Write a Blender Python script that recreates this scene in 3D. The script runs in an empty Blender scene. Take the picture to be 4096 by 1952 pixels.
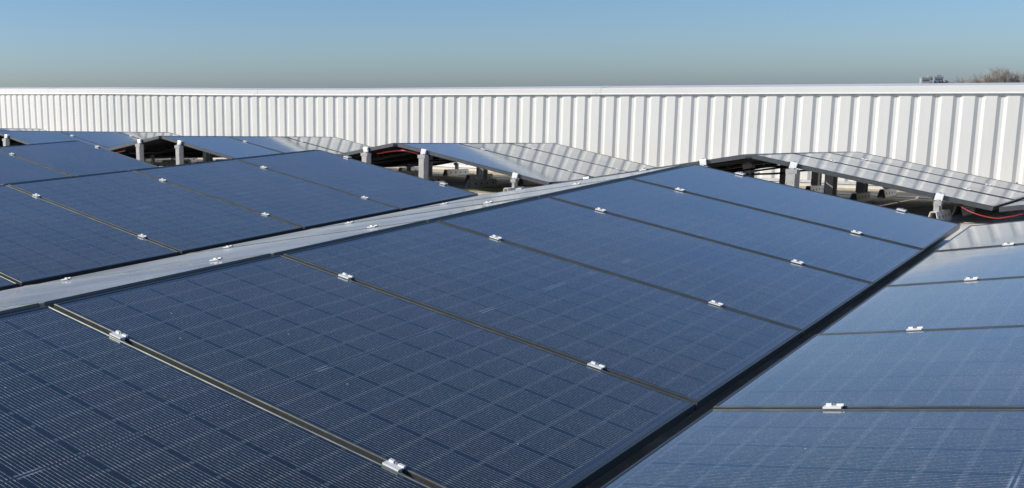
import bpy, bmesh, math, random
from mathutils import Vector, Matrix

random.seed(7)
S = bpy.context.scene
COL = S.collection

# ------------------------------------------------------------------ camera
cam_d = bpy.data.cameras.new("camera")
cam = bpy.data.objects.new("camera", cam_d)
COL.objects.link(cam)
RX = Vector((0.77082499, 0.63696483, -0.01022911))
UP = Vector((-0.10628011, 0.14441409, 0.98379323))
FW = Vector((-0.62811892, 0.75724525, -0.17901468))
cam.matrix_world = Matrix(((RX.x, UP.x, -FW.x, 2.89299),
                           (RX.y, UP.y, -FW.y, -7.88405),
                           (RX.z, UP.z, -FW.z, 0.56653),
                           (0, 0, 0, 1)))
cam_d.sensor_fit = 'HORIZONTAL'
cam_d.sensor_width = 36.0
cam_d.lens = 36.0 * 4307.05 / 4096.0
cam_d.shift_x = (2048 - 1237.35) / 4096.0
cam_d.shift_y = (1140.27 - 976) / 4096.0
cam_d.clip_start = 0.05
cam_d.clip_end = 8000
S.camera = cam

# ------------------------------------------------------------------ light
SUN = Vector((-0.676, -0.548, 0.492)).normalized()
EL = math.asin(SUN.z)
world = bpy.data.worlds.new("World")
S.world = world
world.use_nodes = True
wn = world.node_tree.nodes
bg = wn["Background"]
sky = wn.new("ShaderNodeTexSky")
sky.sky_type = 'NISHITA'
sky.sun_disc = False
sky.sun_elevation = EL
sky.sun_rotation = math.atan2(SUN.x, SUN.y) % (2 * math.pi)
sky.altitude = 0
sky.air_density = 0.80
sky.dust_density = 0.66
sky.ozone_density = 6.8
world.node_tree.links.new(sky.outputs[0], bg.inputs[0])
bg.inputs[1].default_value = 0.098
sun_d = bpy.data.lights.new("sun", 'SUN')
sun_d.energy = 3.45
sun_d.angle = math.radians(0.53)
sun_d.color = (1.0, 0.93, 0.81)
sun = bpy.data.objects.new("sun", sun_d)
COL.objects.link(sun)
sun.rotation_euler = (-SUN).to_track_quat('-Z', 'Y').to_euler()
S.view_settings.view_transform = 'Standard'
S.view_settings.look = 'None'
S.view_settings.exposure = 0.3
S.view_settings.gamma = 1.0

# ------------------------------------------------------------------ helpers
def tag(o, label=None, cat=None, group=None, kind=None):
    if label: o['label'] = label
    if cat: o['category'] = cat
    if group: o['group'] = group
    if kind: o['kind'] = kind
    return o

def empty(name, mat):
    o = bpy.data.objects.new(name, None)
    o.empty_display_size = 0.1
    COL.objects.link(o)
    o.matrix_world = mat
    return o

def link(name, me, parent=None, mat=None):
    o = bpy.data.objects.new(name, me)
    COL.objects.link(o)
    if parent: o.parent = parent
    if mat is not None:
        if parent: o.matrix_local = mat
        else: o.matrix_world = mat
    return o

class MB:
    def __init__(self): self.bm = bmesh.new()
    def box(self, a, b, mi=0):
        x0, y0, z0 = a; x1, y1, z1 = b
        v = [self.bm.verts.new(p) for p in ((x0,y0,z0),(x1,y0,z0),(x1,y1,z0),(x0,y1,z0),(x0,y0,z1),(x1,y0,z1),(x1,y1,z1),(x0,y1,z1))]
        for f in ((3,2,1,0),(4,5,6,7),(0,1,5,4),(1,2,6,5),(2,3,7,6),(3,0,4,7)):
            self.bm.faces.new([v[i] for i in f]).material_index = mi
        return self
    def quad(self, pts, mi=0):
        f = self.bm.faces.new([self.bm.verts.new(p) for p in pts]); f.material_index = mi
    def prism(self, prof, axis, a, b, mi=0, caps=True):
        """closed 2-D profile swept along an axis ('x','y','z') from a to b"""
        def P(p, t):
            return (t, p[0], p[1]) if axis == 'x' else (p[0], t, p[1]) if axis == 'y' else (p[0], p[1], t)
        A = [self.bm.verts.new(P(p, a)) for p in prof]
        B = [self.bm.verts.new(P(p, b)) for p in prof]
        n = len(prof)
        for i in range(n):
            self.bm.faces.new((A[i], A[(i+1) % n], B[(i+1) % n], B[i])).material_index = mi
        if caps:
            self.bm.faces.new(A[::-1]).material_index = mi
            self.bm.faces.new(B).material_index = mi
        return self
    def cyl(self, c, r, z0, z1, n=6, mi=0):
        return self.prism([(c[0]+r*math.cos(2*math.pi*i/n), c[1]+r*math.sin(2*math.pi*i/n)) for i in range(n)], 'z', z0, z1, mi)
    def tube(self, pts, r, n=8, mi=0, r2=None):
        rings = []
        pts = [Vector(p) for p in pts]
        for i, p in enumerate(pts):
            t = (pts[min(i+1, len(pts)-1)] - pts[max(i-1, 0)]).normalized()
            u = t.cross(Vector((0.13, 0.2, 1))).normalized(); w = t.cross(u)
            rr = r if r2 is None else r + (r2-r)*i/(len(pts)-1)
            rings.append([self.bm.verts.new(p + rr*(math.cos(2*math.pi*k/n)*u + math.sin(2*math.pi*k/n)*w)) for k in range(n)])
        for a, b in zip(rings, rings[1:]):
            for k in range(n):
                self.bm.faces.new((a[k], a[(k+1) % n], b[(k+1) % n], b[k])).material_index = mi
        return self
    def mesh(self, name, mats, smooth=False, recalc=True):
        if recalc: bmesh.ops.recalc_face_normals(self.bm, faces=self.bm.faces[:])
        me = bpy.data.meshes.new(name)
        self.bm.to_mesh(me); self.bm.free()
        for m in (mats if isinstance(mats, (list, tuple)) else [mats]): me.materials.append(m)
        if smooth:
            for p in me.polygons: p.use_smooth = True
        return me

# ------------------------------------------------------------------ materials
def new_mat(name):
    m = bpy.data.materials.new(name); m.use_nodes = True
    return m, m.node_tree, m.node_tree.nodes["Principled BSDF"]

class NT:
    def __init__(self, nt): self.nt = nt
    def node(self, t, **kw):
        n = self.nt.nodes.new(t)
        for k, v in kw.items(): setattr(n, k, v)
        return n
    def link(self, a, b): self.nt.links.new(a, b)
    def math(self, op, a, b=None, c=None, clamp=False):
        n = self.nt.nodes.new("ShaderNodeMath"); n.operation = op; n.use_clamp = clamp
        for i, v in enumerate((a, b, c)):
            if v is None: continue
            if isinstance(v, (int, float)): n.inputs[i].default_value = v
            else: self.nt.links.new(v, n.inputs[i])
        return n.outputs[0]
    def mix(self, f, a, b):
        n = self.nt.nodes.new("ShaderNodeMix"); n.data_type = 'RGBA'
        for i, v in ((0, f), (6, a), (7, b)):
            if isinstance(v, (int, float)): n.inputs[i].default_value = v
            elif isinstance(v, tuple): n.inputs[i].default_value = (*v, 1)
            else: self.nt.links.new(v, n.inputs[i])
        return n.outputs[2]
    def noise(self, vec, scale, detail=2, rough=0.5):
        n = self.nt.nodes.new("ShaderNodeTexNoise")
        n.inputs['Scale'].default_value = scale; n.inputs['Detail'].default_value = detail; n.inputs['Roughness'].default_value = rough
        if vec is not None: self.nt.links.new(vec, n.inputs['Vector'])
        return n.outputs[0]
    def ramp(self, v, lo, hi, a=0.0, b=1.0):
        n = self.nt.nodes.new("ShaderNodeMapRange"); n.clamp = True
        self.nt.links.new(v, n.inputs[0])
        for i, x in ((1, lo), (2, hi), (3, a), (4, b)): n.inputs[i].default_value = x
        return n.outputs[0]

def plain(name, col, rough=0.5, metal=0.0, var=0.08, scale=12.0, bump=0.0, bscale=60):
    m, nt, b = new_mat(name); N = NT(nt)
    tc = N.node("ShaderNodeTexCoord")
    nz = N.noise(tc.outputs['Object'], scale, 5, 0.6)
    f = N.ramp(nz, 0.3, 0.7)
    lo = tuple(c*(1-var) for c in col); hi = tuple(min(1, c*(1+var)) for c in col)
    N.link(N.mix(f, lo, hi), b.inputs['Base Color'])
    N.link(N.ramp(nz, 0.3, 0.7, rough*0.85, min(1, rough*1.15)), b.inputs['Roughness'])
    b.inputs['Metallic'].default_value = metal
    if bump:
        bp = N.node("ShaderNodeBump"); bp.inputs['Strength'].default_value = bump; bp.inputs['Distance'].default_value = 0.01
        N.link(N.noise(tc.outputs['Object'], bscale, 4), bp.inputs['Height']); N.link(bp.outputs[0], b.inputs['Normal'])
    return m

L, W, G = 1.7475, 1.134, 0.0192
def glass_mat():
    m, nt, b = new_mat("solar_cells_under_glass"); N = NT(nt)
    tc = N.node("ShaderNodeTexCoord"); sp = N.node("ShaderNodeSeparateXYZ")
    N.link(tc.outputs['Object'], sp.inputs[0])
    x, y = sp.outputs[0], sp.outputs[1]
    inf = N.node("ShaderNodeObjectInfo"); rnd = inf.outputs['Random']
    # columns
    PC, CW = 0.1845, 0.182
    yc = N.math('SUBTRACT', y, 0.0148)
    yr = N.math('DIVIDE', yc, PC)
    yf = N.math('MULTIPLY', N.math('FRACT', yr), PC)
    colgap = N.math('GREATER_THAN', yf, CW)
    NW = 15
    wp = N.math('FRACT', N.math('MULTIPLY', N.math('SUBTRACT', yf, 0.006), NW / (CW - 0.012)))
    wd = N.math('MULTIPLY', N.math('ABSOLUTE', N.math('SUBTRACT', wp, 0.5)), (CW - 0.012) / NW)   # metres from the wire
    xm0 = N.math('ABSOLUTE', N.math('SUBTRACT', x, L / 2))
    xf0 = N.math('MULTIPLY', N.math('FRACT', N.math('DIVIDE', N.math('SUBTRACT', xm0, 0.006), 0.0925)), 0.0925)
    ends = N.math('GREATER_THAN', N.math('ABSOLUTE', N.math('SUBTRACT', xf0, 0.0455)), 0.0385)
    wire = N.math('LESS_THAN', wd, N.math('ADD', 0.0010, N.math('MULTIPLY', ends, 0.0004)))
    edge = N.math('MULTIPLY', N.math('GREATER_THAN', yf, 0.006), N.math('LESS_THAN', yf, CW - 0.006))
    wire = N.math('MULTIPLY', wire, edge)
    # rows
    xm = N.math('ABSOLUTE', N.math('SUBTRACT', x, L / 2))
    xr = N.math('DIVIDE', N.math('SUBTRACT', xm, 0.006), 0.0925)
    xf = N.math('MULTIPLY', N.math('FRACT', xr), 0.0925)
    rowgap = N.math('GREATER_THAN', xf, 0.0905)
    midz = N.math('LESS_THAN', xm, 0.006)
    midl = N.math('LESS_THAN', xm, 0.0028)
    inx = N.math('LESS_THAN', xm, 0.8385)
    iny = N.math('MULTIPLY', N.math('GREATER_THAN', y, 0.0148), N.math('LESS_THAN', y, W - 0.0148))
    inside = N.math('MULTIPLY', inx, iny)
    wire = N.math('MULTIPLY', N.math('MULTIPLY', wire, inside), N.math('SUBTRACT', 1.0, midl))
    # row seams: wires show brighter there; corner pads at crossings
    seam = N.math('GREATER_THAN', N.math('ABSOLUTE', N.math('SUBTRACT', xf, 0.0455)), 0.0395)
    seam = N.math('MULTIPLY', seam, inside)
    cg2 = N.math('GREATER_THAN', N.math('ABSOLUTE', N.math('SUBTRACT', yf, CW / 2)), CW / 2 - 0.0035)
    pad = N.math('MULTIPLY', N.math('MULTIPLY', N.math('MAXIMUM', seam, midz), cg2), inside)
    # thin ribbons close to both short ends; painted ribbon glints beside the middle seam
    xe = N.math('SUBTRACT', L / 2, xm)
    r1 = N.math('LESS_THAN', N.math('ABSOLUTE', N.math('SUBTRACT', xe, 0.0205)), 0.0016)
    r2 = N.math('LESS_THAN', N.math('ABSOLUTE', N.math('SUBTRACT', xe, 0.0315)), 0.0012)
    rib = N.math('MULTIPLY', N.math('MAXIMUM', r1, r2), iny)
    vm = N.node("ShaderNodeMapping"); N.link(tc.outputs['Object'], vm.inputs[0])
    vm.inputs['Scale'].default_value = (0.2, 5.0, 0.0)
    vadd = N.node("ShaderNodeVectorMath"); vadd.operation = 'ADD'
    cmb = N.node("ShaderNodeCombineXYZ"); N.link(N.math('MULTIPLY', rnd, 37.0), cmb.inputs[2])
    N.link(vm.outputs[0], vadd.inputs[0]); N.link(cmb.outputs[0], vadd.inputs[1])
    dash = N.ramp(N.noise(vadd.outputs[0], 1.0, 1), 0.60, 0.64)
    midglint = N.math('MULTIPLY', N.math('LESS_THAN', N.math('ABSOLUTE', N.math('SUBTRACT', xm, 0.006)), 0.0022), N.math('MULTIPLY', dash, iny))
    # dust and grain
    vo = N.node("ShaderNodeVectorMath"); vo.operation = 'ADD'
    N.link(tc.outputs['Object'], vo.inputs[0]); N.link(cmb.outputs[0], vo.inputs[1])
    dustl = N.ramp(N.noise(vo.outputs[0], 2.2, 4, 0.6), 0.3, 0.75)
    grain = N.ramp(N.noise(vo.outputs[0], 190.0, 2, 0.7), 0.46, 0.72)
    grain2 = N.ramp(N.noise(vo.outputs[0], 70.0, 3, 0.75), 0.45, 0.75)
    vor = N.node("ShaderNodeTexVoronoi"); vor.feature = 'F1'; N.link(vo.outputs[0], vor.inputs['Vector']); vor.inputs['Scale'].default_value = 11.0
    speck = N.math('LESS_THAN', vor.outputs['Distance'], 0.035)
    sepc = N.node("ShaderNodeSeparateColor"); N.link(vor.outputs['Color'], sepc.inputs[0])
    speck = N.math('MULTIPLY', speck, N.math('GREATER_THAN', sepc.outputs[0], 0.72))
    # cell to cell tone
    ci = N.node("ShaderNodeCombineXYZ")
    N.link(N.math('FLOOR', yr), ci.inputs[0]); N.link(N.math('FLOOR', N.math('DIVIDE', N.math('SUBTRACT', x, L/2+0.006), 0.0925)), ci.inputs[1]); N.link(N.math('MULTIPLY', rnd, 91.0), ci.inputs[2])
    wnz = N.node("ShaderNodeTexWhiteNoise"); N.link(ci.outputs[0], wnz.inputs[0])
    cell = N.mix(wnz.outputs[0], (0.002, 0.034, 0.042), (0.006, 0.054, 0.062))
    c = N.mix(N.math('MULTIPLY', colgap, inside), cell, (0.003, 0.030, 0.040))
    c = N.mix(N.math('SUBTRACT', 1.0, inside), c, (0.03, 0.07, 0.10))
    wcol = N.mix(grain, (0.16, 0.18, 0.18), (0.58, 0.60, 0.54))  # wire sparkle painted in
    c = N.mix(wire, c, wcol)
    c = N.mix(N.math('MULTIPLY', seam, 0.008), c, (0.30, 0.36, 0.42))
    c = N.mix(N.math('MULTIPLY', N.math('MULTIPLY', seam, wire), 0.2), c, (0.62, 0.64, 0.60))
    c = N.mix(N.math('MULTIPLY', pad, 0.35), c, (0.34, 0.42, 0.46))
    c = N.mix(midl, c, (0.004, 0.005, 0.008))
    c = N.mix(N.math('MULTIPLY', midglint, 0.6), c, (0.5, 0.55, 0.6))
    c = N.mix(N.math('MULTIPLY', rib, 0.45), c, (0.36, 0.42, 0.48))
    c = N.mix(N.math('MULTIPLY', speck, 0.75), c, (0.75, 0.76, 0.72))
    N.link(c, b.inputs['Base Color'])
    nonmet = N.math('MAXIMUM', N.math('MAXIMUM', N.math('MAXIMUM', wire, N.math('MULTIPLY', midglint, 0.6)), N.math('MULTIPLY', midl, 0.9)), N.math('MAXIMUM', N.math('MULTIPLY', pad, 0.6), speck))
    N.link(N.math('SUBTRACT', 1.0, nonmet), b.inputs['Metallic'])
    N.link(N.math('ADD', 0.20, N.math('MULTIPLY', grain, 0.12)), b.inputs['Roughness'])
    b.inputs['Coat Weight'].default_value = 1.0
    b.inputs['Coat IOR'].default_value = 1.5
    N.link(N.math('ADD', 0.06, N.math('MULTIPLY', grain, 0.03)), b.inputs['Coat Roughness'])
    bp = N.node("ShaderNodeBump"); bp.inputs['Strength'].default_value = 0.05; bp.inputs['Distance'].default_value = 0.01
    N.link(N.noise(vo.outputs[0], 3.0, 2), bp.inputs['Height']); N.link(bp.outputs[0], b.inputs['Normal']); N.link(bp.outputs[0], b.inputs['Coat Normal'])
    # a thin film of dust: the flatter one looks along the glass, the more of it lies in the line of sight
    lw = N.node("ShaderNodeLayerWeight"); lw.inputs['Blend'].default_value = 0.5
    cosv = N.math('MAXIMUM', N.math('SUBTRACT', 1.0, lw.outputs['Facing']), 0.02)
    low = N.ramp(x, L - 0.045, L - 0.012, 0.0, 1.4)
    film = N.math('MULTIPLY', N.math('ADD', N.math('ADD', N.math('MULTIPLY', dustl, 0.7), 0.45), low), N.math('ADD', N.math('ADD', N.math('MULTIPLY', grain, 0.7), N.math('MULTIPLY', grain2, 0.6)), 0.75))
    tau = N.math('MULTIPLY', film, 0.0155)
    fac = N.math('SUBTRACT', 1.0, N.math('EXPONENT', N.math('MULTIPLY', N.math('DIVIDE', tau, N.math('POWER', cosv, 1.25)), -1.0)))
    dd = N.node("ShaderNodeBsdfDiffuse"); dd.inputs['Color'].default_value = (0.46, 0.50, 0.53, 1)
    ms = N.node("ShaderNodeMixShader"); N.link(fac, ms.inputs[0]); N.link(b.outputs[0], ms.inputs[1]); N.link(dd.outputs[0], ms.inputs[2])
    N.link(ms.outputs[0], nt.nodes["Material Output"].inputs['Surface'])
    return m

M = {}
M['glass'] = glass_mat()
M['back'] = plain("black_backsheet", (0.012, 0.012, 0.014), 0.6)
M['frame'] = plain("dark_anodised_frame", (0.125, 0.13, 0.13), 0.34, 0.6, 0.1, 30)
M['edge'] = plain("frame_edge_painted_glint", (0.20, 0.21, 0.17), 0.33, 0.9, 0.06)  # same metal as the frame; paler chamfer colour imitates its sun glint
M['clamp'] = plain("bright_aluminium_clamp", (0.88, 0.88, 0.86), 0.45, 0.1, 0.03)
M['bolt'] = plain("steel_bolt", (0.35, 0.34, 0.32), 0.4, 0.8)
M['galv'] = plain("galvanised_sheet", (0.46, 0.45, 0.43), 0.5, 0.2, 0.15, 25)
M['foot'] = plain("pale_galvanised_foot", (0.82, 0.79, 0.73), 0.55, 0.0, 0.12, 20)
M['dark'] = plain("dark_recess_plastic", (0.02, 0.02, 0.022), 0.6)
M['white_wall'] = plain("white_painted_sheet", (0.775, 0.77, 0.735), 0.38, 0.0, 0.018, 1.3)
def weather(m):
    nt = m.node_tree; N = NT(nt); b = nt.nodes["Principled BSDF"]
    tc = N.node("ShaderNodeTexCoord"); mp = N.node("ShaderNodeMapping"); mp.inputs['Scale'].default_value = (9.0, 3.0, 0.7); N.link(tc.outputs['Object'], mp.inputs[0])
    st = N.ramp(N.noise(mp.outputs[0], 1.0, 4, 0.65), 0.52, 0.80, 0.0, 0.22)
    sp = N.node("ShaderNodeSeparateXYZ"); N.link(tc.outputs['Object'], sp.inputs[0])
    wn_ = N.node("ShaderNodeTexWhiteNoise"); wn_.noise_dimensions = '1D'; N.link(N.math('FLOOR', N.math('MULTIPLY', N.math('SUBTRACT', sp.outputs[0], 0.03), 1 / 1.006)), wn_.inputs['W'])
    src = b.inputs['Base Color'].links[0].from_socket
    c = N.mix(st, src, (0.55, 0.53, 0.47))
    c = N.mix(N.math('MULTIPLY', wn_.outputs[0], 0.10), c, (0.62, 0.615, 0.58))
    N.link(c, b.inputs['Base Color'])
weather(M['white_wall'])
M['coping'] = plain("white_coping_sheet", (0.785, 0.78, 0.745), 0.40, 0.0, 0.02, 2.0)
M['membrane'] = plain("cream_roof_membrane", (0.80, 0.75, 0.65), 0.85, 0.0, 0.16, 3.0, 0.35, 45)
M['tan'] = plain("tan_granule_flashing", (0.50, 0.42, 0.29), 0.9, 0.0, 0.28, 22.0, 0.4, 90)
M['cant'] = plain("white_edge_flashing", (0.70, 0.66, 0.57), 0.7, 0.0, 0.1, 6.0)
M['red'] = plain("red_cable_sheath", (0.55, 0.045, 0.04), 0.45)
M['black'] = plain("black_cable_sheath", (0.02, 0.02, 0.02), 0.5)
M['beige'] = plain("beige_conduit", (0.55, 0.50, 0.42), 0.6)
M['yellow'] = plain("yellow_green_wire", (0.62, 0.62, 0.10), 0.5)

# ------------------------------------------------------------------ geometry constants
TAU = 0.18483; CT, ST = math.cos(TAU), math.sin(TAU)
RG, VG = 0.02582, 0.04798
PT = 2 * (RG + L * CT) + VG
Q = W + G
S1, S2 = 0.02076, -0.04376
FAR_O = Vector((0.00332, 1.27192, 0.0043))
XS = -0.00219
CL = 0.145
ZLOW = -L * ST
def block_matrix(far, k):
    if far: return Matrix.Translation(FAR_O + Vector((0, 0, XS * k * PT))) @ Matrix.Rotation(S2, 4, 'X') @ Matrix.Translation((k * PT, 0, 0))
    return Matrix.Translation((0, 0, XS * k * PT)) @ Matrix.Rotation(S1, 4, 'X') @ Matrix.Translation((k * PT, 0, 0))
RIDGE = {False: RG, True: 0.034}
def face_matrix(far, k, side):
    """local x runs down the slope from the ridge edge, z is the panel normal, y = along the row (flipped on the left side)"""
    B = block_matrix(far, k); RG = RIDGE[far]
    if side > 0: R_ = Matrix(((CT, 0, ST, RG), (0, 1, 0, 0), (-ST, 0, CT, 0), (0, 0, 0, 1)))
    else: R_ = Matrix(((-CT, 0, -ST, -RG), (0, -1, 0, 0), (-ST, 0, CT, 0), (0, 0, 0, 1)))
    return B @ R_
def roof_z(y):
    zn = ZLOW - CL + math.tan(S1) * y
    zf = FAR_O.z + ZLOW - CL + math.tan(S2) * (y - FAR_O.y)
    return min(zn, zf)

# ------------------------------------------------------------------ setting: ground and roof
def structure(name, me): return tag(link(name, me), kind='structure')
gm = plain("far_fields", (0.10, 0.11, 0.06), 0.95, 0.0, 0.3, 0.01)
mb = MB(); mb.quad([(-4000, -4000, -8.5), (4000, -4000, -8.5), (4000, 4000, -8.5), (-4000, 4000, -8.5)])
structure('ground', mb.mesh('ground', gm))
YK = 0.93
mb = MB()
ys = [-14, -8, -4, -2, 0, YK, 2.5, 4, 5.9]
for a, b in zip(ys, ys[1:]):
    mb.quad([(-45, a, roof_z(a)), (16, a, roof_z(a)), (16, b, roof_z(b)), (-45, b, roof_z(b))])
structure('roof', mb.mesh('roof', M['membrane']))

# ------------------------------------------------------------------ parapet wall
RIB = 0.201153; RX0 = -16.3403; YW = 5.5; DEP = 0.0185; SIDE = 0.033; WIDE = 0.1066; NAR = RIB - WIDE - 2 * SIDE
TOPS = [(-45, .80), (-30, .715), (-16.47, .642), (-13.28, .617), (-11.57, .591), (-9.45, .563), (-7.36, .547), (-3.98, .543), (-2.59, .540), (-.8, .537), (1.38, .532), (16, .50)]
def top_z(x):
    for (a, za), (b, zb) in zip(TOPS, TOPS[1:]):
        if x <= b: return za + (zb - za) * (x - a) / (b - a)
    return TOPS[-1][1]
wall = empty('parapet_wall', Matrix.Translation((0, YW, -0.55)))
tag(wall, 'long white ribbed sheet-metal parapet wall running across behind the solar panels', 'wall')
mb = MB()
n0 = -135; n1 = 150
zb = -0.535
pts = []
for n in range(n0, n1):
    xr = RX0 + n * RIB
    if xr < -44 or xr > 15: continue
    pts += [(xr - WIDE, YW), (xr, YW), (xr + SIDE, YW + DEP), (xr + SIDE + NAR, YW + DEP)]
vb = [mb.bm.verts.new((x, y, zb)) for x, y in pts]
vt = [mb.bm.verts.new((x, y, top_z(x) - 0.03)) for x, y in pts]
for i in range(len(pts) - 1):
    mb.bm.faces.new((vb[i], vb[i+1], vt[i+1], vt[i]))
INVW = Matrix.Translation((0, -YW, 0.55))
def wpart(name, me): return link(name, me, wall, INVW)
wpart('cladding', mb.mesh('cladding', M['white_wall'], recalc=False))
# coping in lengths, each a folded sheet: sloping top, front drop with a kicked drip edge, back drop
joints = [-45, -30, -20.5, -14.9, -9.32, -3.3, 2.7, 8.7, 16]
for a, b in zip(joints, joints[1:]):
    mb = MB()
    xs = [a + 0.004] + [x for x, _ in TOPS if a + .01 < x < b - .01] + [b - 0.004]
    rows = []
    for x in xs:
        z = top_z(x); d = 0.078 + max(0, -8 - x) * 0.003
        prof = [(YW + .02, z - d - .002), (YW - .030, z - d - .004), (YW - .020, z - d + .012), (YW - .020, z - .004), (YW - .016, z), (YW + .33, z + .026), (YW + .334, z + .022), (YW + .334, z - .10), (YW + .32, z - .10), (YW + .02, z - .02)]
        rows.append([mb.bm.verts.new((x, p[0], p[1])) for p in prof])
    for r, s in zip(rows, rows[1:]):
        for i in range(len(r)): mb.bm.faces.new((r[i], r[(i+1) % len(r)], s[(i+1) % len(r)], s[i]))
    mb.bm.faces.new(rows[0]); mb.bm.faces.new(rows[-1][::-1])
    wpart('coping', mb.mesh('coping', M['coping']))
    if a > -40:
        mb = MB(); z = top_z(a); d = 0.082 + max(0, -8 - a) * 0.003
        mb.prism([(YW - .0225, z - d + .012), (YW - .0225, z + .002), (YW + .335, z + .0285), (YW + .335, z + .022), (YW - .014, z - .006), (YW - .014, z - d + .012)], 'x', a - .06, a + .06)
        wpart('coping_joint', mb.mesh('coping_joint', M['coping']))
mb = MB(); mb.box((-44, YW + .30, -8.5), (15, YW + .32, 0.44)); wpart('back_sheet', mb.mesh('back_sheet', M['white_wall']))
mb = MB(); mb.prism([(YW + .05, zb - .03), (YW - .018, zb - .028), (YW - .006, zb + .004), (YW + .05, zb + .004)], 'x', -44, 15)
wpart('base_trim', mb.mesh('base_trim', M['galv']))
# curb below the sheet: tan sloping flashing between two pale strips
mb = MB(); zr = roof_z(5.0)
mb.prism([(YW + .06, zb - .032), (YW - .16, zb - .040), (YW - .18, zb - .055), (YW - .18, zb - .3), (YW + .06, zb - .3)], 'x', -44, 15)
wpart('curb_cap', mb.mesh('curb_cap', M['cant']))
mb = MB(); mb.prism([(YW - .183, zb - .056), (YW - .62, roof_z(YW - .62) + .014), (YW - .62, roof_z(YW - .62) - .05), (YW - .183, zb - .3)], 'x', -44, 15)
wpart('curb_flashing', mb.mesh('curb_flashing', M['tan']))
mb = MB(); mb.box((-44, YW - .80, roof_z(YW - .7) - .05), (15, YW - .622, roof_z(YW - .7) + .012)); wpart('edge_strip', mb.mesh('edge_strip', M['cant']))
for i in range(-22, 20):
    xs_ = RX0 + (81 + i) * RIB + SIDE + NAR / 2
    if -9 < xs_ < 3.2:
        mb = MB(); mb.prism([(xs_ + .008*math.cos(t*math.pi/3), zb + .06 + .008*math.sin(t*math.pi/3)) for t in range(6)], 'y', YW + DEP - .006, YW + DEP + .002)
        wpart('screw', mb.mesh('screw', M['bolt']))

# ------------------------------------------------------------------ solar panels
def frame_mesh():
    mb = MB()
    prof = [(0, -.035), (0, -.0026), (.0026, 0), (.0084, 0), (.0106, -.0024), (.0106, -.0062), (.0026, -.0062), (.0026, -.0332), (.028, -.0332), (.028, -.035)]
    cs = [(0, 0, 1, 1), (L, 0, -1, 1), (L, W, -1, -1), (0, W, 1, -1)]
    rings = [[mb.bm.verts.new((cx + i * sx, cy + i * sy, z)) for i, z in prof] for cx, cy, sx, sy in cs]
    n = len(prof)
    for c in range(4):
        r, s = rings[c], rings[(c + 1) % 4]
        for i in range(n): mb.bm.faces.new((r[i], r[(i+1) % n], s[(i+1) % n], s[i])).material_index = 1 if i in (1, 3) else 0
    return mb.mesh('panel_frame', [M['frame'], M['edge']])
def slab_mesh():
    mb = MB(); i = .0109
    mb.box((i, i, -.0060), (L - i, W - i, -.0026), 1)
    mb.bm.faces.ensure_lookup_table()
    for f in mb.bm.faces:
        if all(abs(v.co.z + .0026) < 1e-5 for v in f.verts): f.material_index = 0
    return mb.mesh('panel_glass', [M['glass'], M['back']])
def jbox_mesh():
    mb = MB(); mb.box((-.045, -.03, -.024), (.045, .03, -.0062)); mb.box((-.03, -.02, -.028), (.03, .02, -.024))
    return mb.mesh('panel_junction_box', M['dark'])
FRAME, SLAB, JBOX = frame_mesh(), slab_mesh(), jbox_mesh()
ORD = ['first', 'second', 'third', 'fourth', 'fifth', 'sixth', 'seventh', 'eighth']

proto = None
def copy_thing(o, mat):
    c = o.copy(); COL.objects.link(c); c.matrix_world = mat
    for ch in o.children:
        d = ch.copy(); COL.objects.link(d); d.parent = c
        for g in ch.children:
            e = g.copy(); COL.objects.link(e); e.parent = d
    return c
def make_panel(mat):
    global proto
    if proto is None:
        proto = empty('solar_panel', mat)
        link('frame', FRAME, proto)
        link('glass', SLAB, proto)
        for j in (-.36, 0, .36): link('junction_box', JBOX, proto, Matrix.Translation((L / 2, W / 2 + j, 0)))
        return proto
    return copy_thing(proto, mat)
BANKS = [
    # far, tent, side, panels, wording
    (False, 0, 1, 7, 'the big foreground bank'),
    (False, 0, -1, 7, 'the grey strip behind the foreground'),
    (False, 1, -1, 7, 'the pale lower right bank'),
    (False, -1, 1, 5, 'the middle left bank'),
    (False, -1, -1, 3, 'the middle left ridge back slope'),
    (False, -2, 1, 3, 'the small left edge bank'),
    (False, -2, -1, 2, 'the left edge ridge back slope'),
    (True, 1, -1, 3, 'the far right corner bank'),
    (True, 0, 1, 3, 'the wall mirroring right far bank'),
    (True, 0, -1, 3, 'the right far ridge back slope'),
    (True, -1, 1, 3, 'the central far bank'),
    (True, -1, -1, 3, 'the central far ridge back slope'),
    (True, -2, 1, 3, 'the left far bank'),
    (True, -2, -1, 3, 'the left far ridge back slope'),
    (True, -3, 1, 3, 'the leftmost far bank'),
    (True, -3, -1, 3, 'the leftmost far ridge back slope'),
    (True, -4, 1, 3, 'the bank sliver at the left wall'),
]
def panel_y(far, i): return i * Q if far else -i * Q - W
for far, k, side, cnt, words in BANKS:
    F = face_matrix(far, k, side)
    for i in range(cnt):
        y = panel_y(far, i)
        T = Matrix.Translation((0, y if side > 0 else -(y + W), 0))
        j = Matrix.Rotation(random.uniform(-.0016, .0016), 4, 'Y') @ Matrix.Rotation(random.uniform(-.0016, .0016), 4, 'X')
        p = make_panel(F @ T @ j)
        tag(p, 'dark blue framed panel, %s from the aisle in %s' % (ORD[i], words), 'solar panel', 'solar panels in tilted rows')

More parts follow.
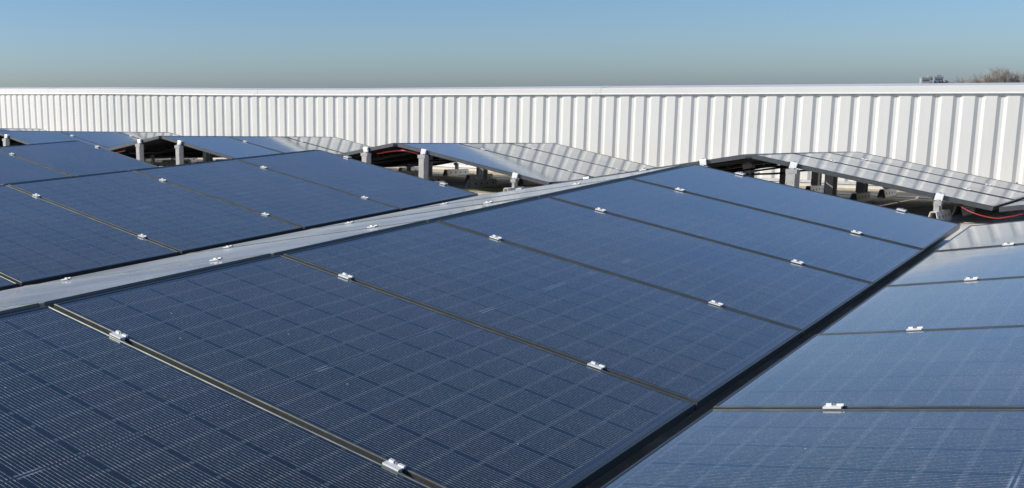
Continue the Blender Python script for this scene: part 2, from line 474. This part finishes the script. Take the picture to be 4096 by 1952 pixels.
# ------------------------------------------------------------------ clamps
def clamp_meshes():
    mb = MB()
    mb.box((-.038, -.022, .0008), (.038, .006, .0085))
    mb.box((-.038, .006, .0008), (.038, .020, .0055))
    mb.box((-.031, .0062, .0055), (-.009, .0185, .0170))
    mb.box((.012, .0062, .0055), (.0415, .0185, .0150))
    mb.box((-.036, -.0085, -.030), (.036, .0080, .0007))
    me = mb.mesh('clamp_body', M['clamp'])
    mb = MB(); mb.cyl((.001, .0125), .0060, .0056, .0190, 6)
    me2 = mb.mesh('clamp_bolt', M['bolt'])
    for q in (me, me2): q.transform(Matrix.Diagonal((.66, .72, .62, 1)))
    return me, me2
CB, CBOLT = clamp_meshes()
def end_clamp_meshes():
    mb = MB()
    mb.prism([(-.008, .001), (-.008, .010), (.040, .010), (.046, -.004), (.046, -.050), (.0225, -.050), (.0225, .001)], 'x', -.034, .034)
    me = mb.mesh('end_clamp_body', M['clamp'])
    mb = MB(); mb.box((.0345, .008, -.045), (.052, .030, .002))
    hk = mb.mesh('end_clamp_insert', M['dark'])
    mb = MB(); mb.cyl((.002, .024), .006, .010, .020, 6)
    bo = mb.mesh('end_clamp_bolt', M['bolt'])
    for q in (me, hk, bo): q.transform(Matrix.Diagonal((.78, 1, .9, 1)))
    return me, hk, bo
EB, EH, EBOLT = end_clamp_meshes()
pm = pe = None
UPOS = (('upper', .336), ('lower', 1.397))
for far, k, side, cnt, words in BANKS:
    F = face_matrix(far, k, side)
    for n in range(1, cnt):
        if 'back slope' in words: break
        for nm, u in UPOS:
            y = (n * Q - G / 2) if far else (-n * Q + G / 2)
            m = F @ Matrix.Translation((u + random.uniform(-.006, .006), y if side > 0 else -y, 0)) @ Matrix.Rotation(random.uniform(-.03, .03), 4, 'Z')
            if side < 0: m = m @ Matrix.Rotation(math.pi, 4, 'Z')
            if pm is None:
                pm = empty('mid_clamp', m); link('body', CB, pm); link('bolt', CBOLT, pm); o = pm
            else: o = copy_thing(pm, m)
            tag(o, '%s white clamp on the %s joint from aisle, %s' % (nm, ORD[n-1], words), 'clamp', 'white clamps on the joints between panels')
    for nm, u in UPOS:
        # clamp on the aisle end of the bank; local +y of the mesh points out of the panel
        outward = -1 if far else 1
        m = F @ Matrix.Translation((u, 0, 0))
        if outward * side < 0: m = m @ Matrix.Rotation(math.pi, 4, 'Z')
        if far: m = m @ Matrix.Translation((0, -.016, 0)) @ Matrix.Scale(1.0, 4)
        else: m = m @ Matrix.Translation((0, -.016, 0))
        if pe is None:
            pe = empty('end_clamp', m); link('body', EB, pe); link('insert', EH, pe); link('bolt', EBOLT, pe); o = pe
        else: o = copy_thing(pe, m)
        tag(o, '%s white end clamp on the aisle edge of %s' % (nm, words), 'end clamp', 'white end clamps along the aisle')

# ------------------------------------------------------------------ support posts and feet
def post_mesh(h, low):
    """folded sheet-metal hat channel standing on z=0: face towards the aisle, slanted slotted sides, outer lips"""
    mb = MB(); t = .003
    if low: w, e, d, l = .012, .022, .030, .006
    else: w, e, d, l = .030, .044, .052, .010
    o = [(-e - l, d/2), (-e, d/2), (-w, -d/2), (w, -d/2), (e, d/2), (e + l, d/2)]
    i = [(e + l, d/2 - t), (e - t*.6, d/2 - t), (w - t, -d/2 + t), (-w + t, -d/2 + t), (-e + t*.6, d/2 - t), (-e - l, d/2 - t)]
    mb.prism(o + i, 'z', 0, h)
    return mb.mesh('post_channel', M['galv'])
def slot_mesh():
    mb = MB(); mb.prism([(-.009, 0), (-.009, .034), (0, .040), (.009, .034), (.009, 0), (0, -.006)], 'y', -.0012, .0012)
    return mb.mesh('post_slot', M['dark'])
SLOT = slot_mesh()
def bracket_mesh():
    mb = MB(); mb.box((-.052, -.0335, 0), (.052, .0335, .005)); mb.box((-.05, -.0335, -.028), (.05, -.0305, 0)); mb.box((-.02, -.02, .005), (.02, .02, .016))
    return mb.mesh('post_bracket', M['galv'])
def foot_mesh(l):
    mb = MB()
    outer = [(-.042, 0), (-.020, .085), (.020, .085), (.042, 0)]
    inner = [(.0375, 0), (.0165, .081), (-.0165, .081), (-.0375, 0)]
    mb.prism(outer + inner, 'y', -l/2, l/2)
    return mb.mesh('foot_shell', M['foot'])
def hole_mesh():
    mb = MB(); mb.prism([(.012*math.cos(t*math.pi/4), .012*math.sin(t*math.pi/4)) for t in range(8)], 'x', -.0015, .0015)
    return mb.mesh('foot_hole', M['dark'])
def plate_mesh():
    mb = MB(); mb.box((-.0575, -.0015, -.038), (.0575, .0015, .037)); return mb
FOOTL = .55
BR, FT, HO = bracket_mesh(), foot_mesh(FOOTL), hole_mesh()
_pm = {}
def build_post(x, y, ztop, words, low):
    zr = roof_z(y) + 0.003 + .085
    h = ztop - .052 - zr
    key = round(h, 2)
    key = (key, low)
    if key not in _pm: _pm[key] = post_mesh(max(h, .02), low)
    p = empty('support_post', Matrix.Translation((x, y, zr)))
    link('channel', _pm[key], p)
    link('bracket', BR, p, Matrix.Translation((0, 0, max(h, .02))) @ Matrix.Diagonal((.5, .6, 1, 1)) if low else Matrix.Translation((0, 0, max(h, .02))) @ Matrix.Diagonal((.85, .85, 1, 1)))
    if not low:
        sl = math.atan2(.014, .052)
        for j in range(int((h - .05) / .085)):
            link('slot', SLOT, p, Matrix.Translation((-.0372, 0, .03 + j * .085)) @ Matrix.Rotation(math.pi/2 - sl, 4, 'Z'))
    tag(p, words, 'post', 'grey metal posts carrying the panels')
    return p
pf = None
def build_foot(x, y, words, hs=(1, -1)):
    global pf
    a = math.atan(math.tan(S2 if y > YK else S1))
    m = Matrix.Translation((x, y, roof_z(y) + 0.003)) @ Matrix.Rotation(a, 4, 'X')
    if pf is None:
        pf = empty('ballast_foot', m)
        link('shell', FT, pf)
        tilt = math.atan2(.022, .085)
        for s in (1, -1):
            for j in range(4):
                link('hole', HO, pf, Matrix.Translation((s * .0308, (j - 1.5) * .125, .0435)) @ Matrix.Rotation(-s * tilt, 4, 'Y'))
        o = pf
    else: o = copy_thing(pf, m)
    tag(o, words, 'metal foot', 'pale sheet-metal feet on the roof')
TENT = {1: 'far right corner bank', 0: 'right far ridge', -1: 'central far ridge', -2: 'left far ridge', -3: 'leftmost far ridge'}
PLACE = ['at the aisle', 'at the first joint', 'at the second joint', 'at the wall end']
for k in (1, 0, -1, -2, -3):
    for side in (-1, 1):
        if k == 1 and side == 1: continue
        F = face_matrix(True, k, side)
        for n in range(4):
            for nm, u in UPOS:
                y = n * Q - G / 2 if n else -.012
                P = F @ Vector((u, y if side > 0 else -y, -.035))
                wd = '%s slope, %s' % ('right' if side > 0 else 'left', TENT[k])
                build_post(P.x, P.y - (.018 if n == 0 else 0), P.z + .035, '%s grey metal post %s, %s' % ('tall' if nm == 'upper' else 'short', PLACE[n], wd), nm == 'lower')
                build_foot(P.x, P.y + (.10 if n == 0 else 0), 'pale foot under the %s post %s, %s' % ('tall' if nm == 'upper' else 'short', PLACE[n], wd))
for k, sides in ((0, (-1, 1)), (-1, (-1, 1)), (1, (-1,)), (-2, (1,))):
    for side in sides:
        F = face_matrix(False, k, side)
        for nm, u in UPOS:
            P = F @ Vector((u, 0, -.035))
            wd = {(0, 1): 'the big foreground bank', (0, -1): 'the grey strip bank', (-1, 1): 'the middle left bank', (-1, -1): 'the slope behind the middle left ridge', (1, -1): 'the lower right bank', (-2, 1): 'the left edge bank'}[(k, side)]
            build_post(P.x, P.y - .03, P.z + .035, '%s grey post at the aisle end of %s' % ('tall' if nm == 'upper' else 'short', wd), nm == 'lower')
            build_foot(P.x, P.y - .15, 'pale metal foot under the %s aisle end post, %s' % ('tall' if nm == 'upper' else 'short', wd))

# ------------------------------------------------------------------ cables
def cable(name, pts, r, m, label, cat='cable', group=None):
    P = [Vector(p) for p in pts]; out = []
    for i in range(len(P) - 1):
        p0, p1, p2, p3 = P[max(i-1, 0)], P[i], P[i+1], P[min(i+2, len(P)-1)]
        for s in range(6):
            t = s / 6
            out.append(.5 * ((2*p1) + (p2-p0)*t + (2*p0-5*p1+4*p2-p3)*t*t + (3*p1-p0-3*p2+p3)*t**3))
    out.append(P[-1])
    mb = MB(); mb.tube(out, r, 8)
    return tag(link(name, mb.mesh(name, m, True)), label, cat, group)
VX = RG + L * CT
BA = block_matrix(True, 0)
def fp(x, y, z): return BA @ Vector((x, y, z))
cable('red_cable', [fp(VX - .22, .06, ZLOW - .01), fp(VX - .12, -.01, ZLOW - .055), fp(VX + .02, -.03, ZLOW - .085), fp(VX + .11, -.02, ZLOW - .07), fp(VX + .19, .03, ZLOW - .045)], .0032, M['red'], 'red cable sagging below the valley corner at the right of the aisle')
cable('black_cable', [fp(VX + .18, .03, ZLOW - .047), fp(VX + .5, .02, ZLOW - .03), fp(VX + .9, .02, ZLOW + .06), fp(VX + 1.4, .05, ZLOW + .15)], .006, M['black'], 'black cable running right from the sagging red cable under the frame')
def bp_(x, y, z): return block_matrix(True, -1) @ Vector((x, y, z))
cable('red_cable', [bp_(-.30, .10, -.115), bp_(-.10, .07, -.085), bp_(.08, .06, -.075), bp_(.22, .09, -.10)], .0085, M['red'], 'short red cable tucked under the peak of the central far ridge')
cable('red_cable', [block_matrix(True, -2) @ Vector(p) for p in ((-1.15, .08, -.28), (-.95, .04, -.245), (-.72, .06, -.20))], .008, M['red'], 'red cable under the left slope of the left far ridge')
for k, w in ((-1, 'central far ridge'), (-2, 'left far ridge'), (0, 'right far ridge')):
    B = block_matrix(True, k)
    for j in range(3):
        cable('black_cable', [B @ Vector((-.8 + .2*j + .22*t, .2 + .55*j + .32*t, -abs(-.8 + .2*j + .22*t)*.19 - .085 - .03*abs(math.sin(t*5.1 + j)) - (.05 if j == 1 else 0))) for t in range(5)], .009, M['black'],
              ['thin black cable slung lowest', 'black cable looped in the middle', 'black cable nearest the wall'][j] + ' under the ' + w, 'cable', 'black cables under the far ridges')
c = block_matrix(True, -1)
cd = empty('conduit', c @ Matrix.Translation((.55, 1.35, -.20)))
tag(cd, 'beige round conduit with black bands under the central far ridge', 'conduit')
mb = MB(); mb.tube([(0, 0, 0), (.0, .6, -.01), (.0, 1.2, -.02)], .045, 14); link('pipe', mb.mesh('pipe', M['beige'], True), cd)
for yy in (.12, .36, .6):
    mb = MB(); mb.tube([(0, yy, -.003), (0, yy + .018, -.003)], .049, 14); link('band', mb.mesh('band', M['black'], True), cd)
zz = lambda y: roof_z(y) + .012
cable('yellow_wire', [(-2.95, 1.15, zz(1.15)), (-2.9, 1.6, zz(1.6)), (-2.75, 2.1, zz(2.1)), (-2.6, 2.9, zz(2.9))], .008, M['yellow'], 'thin yellow green wire lying on the roof beside the central far ridge feet')

# ------------------------------------------------------------------ distant trees and buildings
CP = Vector((2.893, -7.884, .5665))
def at(dx, dy, d): v = Vector((dx, dy, 0)).normalized() * d; return Vector((CP.x + v.x, CP.y + v.y, -8.5))
bark = plain("grey_brown_bark", (0.40, 0.36, 0.32), 0.9, 0, 0.25, 0.6)  # bark colour lightened to stand in for distance haze
bark2 = plain("reddish_twigs", (0.36, 0.27, 0.22), 0.9, 0, 0.25, 0.6)
def bare_tree(pos, h, cw, label, m, seed, nb=120, ch=.62):
    """trunk, limbs fanning out to a rounded crown, each limb carrying many fine twigs"""
    rnd = random.Random(seed)
    t = empty('bare_tree', Matrix.Translation(pos)); tag(t, label, 'tree', 'bare trees beyond the wall')
    tr = MB(); fork = h * (1 - ch); tr.tube([(0, 0, 0), (.06, .03, fork*.5), (0, 0, fork)], h*.024, 7, 0, h*.016)
    link('trunk', tr.mesh('trunk', m, True), t)
    cr = MB(); c0 = Vector((0, 0, fork))
    for i in range(nb):
        a = rnd.uniform(0, 2*math.pi); q = math.sqrt(rnd.random())
        tip = Vector((math.cos(a)*q*cw, math.sin(a)*q*cw, fork + (h - fork) * math.sqrt(max(0, 1 - q*q*.92)) * rnd.uniform(.80, 1.0)))
        s0 = c0 + Vector((0, 0, rnd.uniform(-.15, .25)*h*ch))
        mid = s0.lerp(tip, .5) + Vector((rnd.uniform(-1, 1), rnd.uniform(-1, 1), rnd.uniform(0, 1))) * cw * .10
        cr.tube([s0, mid, tip], .055, 3, 0, .018)
        for _ in range(9):
            u = rnd.uniform(.45, 1.0)
            p = (mid.lerp(tip, (u - .5) * 2) if u > .5 else s0.lerp(mid, u * 2))
            d = ((tip - s0).normalized() + Vector((rnd.gauss(0, .55), rnd.gauss(0, .55), rnd.gauss(.15, .3)))).normalized()
            e = p + d * rnd.uniform(.5, 1.3) * h * .09
            if (e.z - fork) > (h - fork) * 1.03: continue
            cr.tube([p, e], .026, 3, 0, .012)
            for _ in range(2):
                f = p.lerp(e, rnd.uniform(.3, .9)); g = f + (d + Vector((rnd.gauss(0, .6), rnd.gauss(0, .6), rnd.gauss(.1, .4)))).normalized() * h * .045
                cr.tube([f, g], .018, 3, 0, .010)
    link('crown', cr.mesh('crown', m, False, False), t)
bare_tree(at(-.1287, .9917, 240), 11.6, 3.9, 'tallest bare tree with a rounded crown above the wall at the right', bark, 3, 150)
bare_tree(at(-.1455, .9893, 235), 10.7, 2.3, 'middling bare tree just left of the tallest one', bark, 5, 70)
bare_tree(at(-.1535, .9881, 235), 10.5, 1.6, 'thin low bare tree at the left end of the tree group', bark, 8, 40)
bare_tree(at(-.1100, .9939, 240), 10.9, 2.6, 'bare tree cut by the right edge of the photo', bark, 11, 80)
bare_tree(at(-.1385, .9904, 238), 10.8, 2.0, 'low brownish bare tree tucked against the left of the tallest crown', bark2, 14, 70)
bare_tree(at(-.1195, .9928, 242), 10.7, 1.9, 'low brownish bare tree against the right of the tallest crown', bark2, 17, 70)
def shrub(pos, w, h, label, col, seed):
    rnd = random.Random(seed); t = empty('distant_shrub', Matrix.Translation(pos)); tag(t, label, 'shrub', 'reddish shrubs beyond the wall')
    mb = MB(); mb.tube([(0, 0, 0), (.1, 0, h*.6)], .15, 6); link('trunk', mb.mesh('trunk', bark2), t)
    mb = MB()
    for _ in range(900):
        a, b = rnd.gauss(0, .42), rnd.gauss(0, .42); z = h * (1 - .18 * (a*a + b*b) / .3) * rnd.uniform(.72, 1.0)
        if abs(a) > 1: continue
        p = Vector((a * w, b * w, z)); d1 = Vector((rnd.gauss(0, 1), rnd.gauss(0, 1), rnd.gauss(0, 1))).normalized() * .22; d2 = Vector((rnd.gauss(0, 1), rnd.gauss(0, 1), rnd.gauss(0, 1))).normalized() * .16
        mb.quad([p - d1, p - d2, p + d1, p + d2])
    link('crown', mb.mesh('crown', col, False, False), t)
rust = plain("rust_leaves", (0.14, 0.075, 0.045), 0.9, 0, 0.35, 0.8)
olive = plain("olive_leaves", (0.15, 0.125, 0.075), 0.9, 0, 0.35, 0.8)
shrub(at(-.1665, .9860, 230), 2.6, 9.45, 'rust brown shrub crown just right of the distant towers', rust, 21)
shrub(at(-.1630, .9866, 228), 2.2, 9.55, 'olive brown shrub crown right of the rust brown one', olive, 22)
shrub(at(-.1595, .9872, 226), 1.6, 9.2, 'lowest dark shrub between the shrubs and the bare trees', rust, 23)
pale = plain("pale_concrete", (0.40, 0.40, 0.39), 0.85, 0, 0.05, 0.2)
blueg = plain("blue_grey_facade", (0.26, 0.30, 0.36), 0.6, 0, 0.05, 0.2)
wing = plain("window_band_glass", (0.12, 0.15, 0.19), 0.2)
def tower(pos, w, d, h, m, label, rz, penthouse):
    t = empty('tower_block', Matrix.Translation(pos) @ Matrix.Rotation(rz, 4, 'Z')); tag(t, label, 'building')
    mb = MB(); mb.box((-w/2, -d/2, 0), (w/2, d/2, h)); link('wall', mb.mesh('wall', m), t)
    mb = MB(); mb.box((-w/2 - .15, -d/2 - .15, h), (w/2 + .15, d/2 + .15, h + .5)); link('roof', mb.mesh('roof', pale), t)
    if penthouse:
        mb = MB(); mb.box((-w*.2, -d*.2, h + .5), (w*.3, d*.2, h + 1.7)); link('penthouse', mb.mesh('penthouse', m), t)
    for i in range(4):
        z = h - 2.2 - i * 3.0
        mb = MB(); mb.box((-w/2 + .6, -d/2 - .06, z), (w/2 - .6, -d/2 + .1, z + 1.3)); link('window_band', mb.mesh('window_band', wing), t)
tower(at(-.1779, .9840, 900), 5.4, 8, 12.3, pale, 'pale left tower block far beyond the wall', .35, False)
tower(at(-.1728, .9850, 925), 6.0, 9, 13.2, pale, 'pale middle tower block with a flat roof, between two others', .3, False)
tower(at(-.1690, .9856, 910), 5.6, 8, 12.9, blueg, 'blue grey right tower block, tallest of the three distant ones', .3, True)
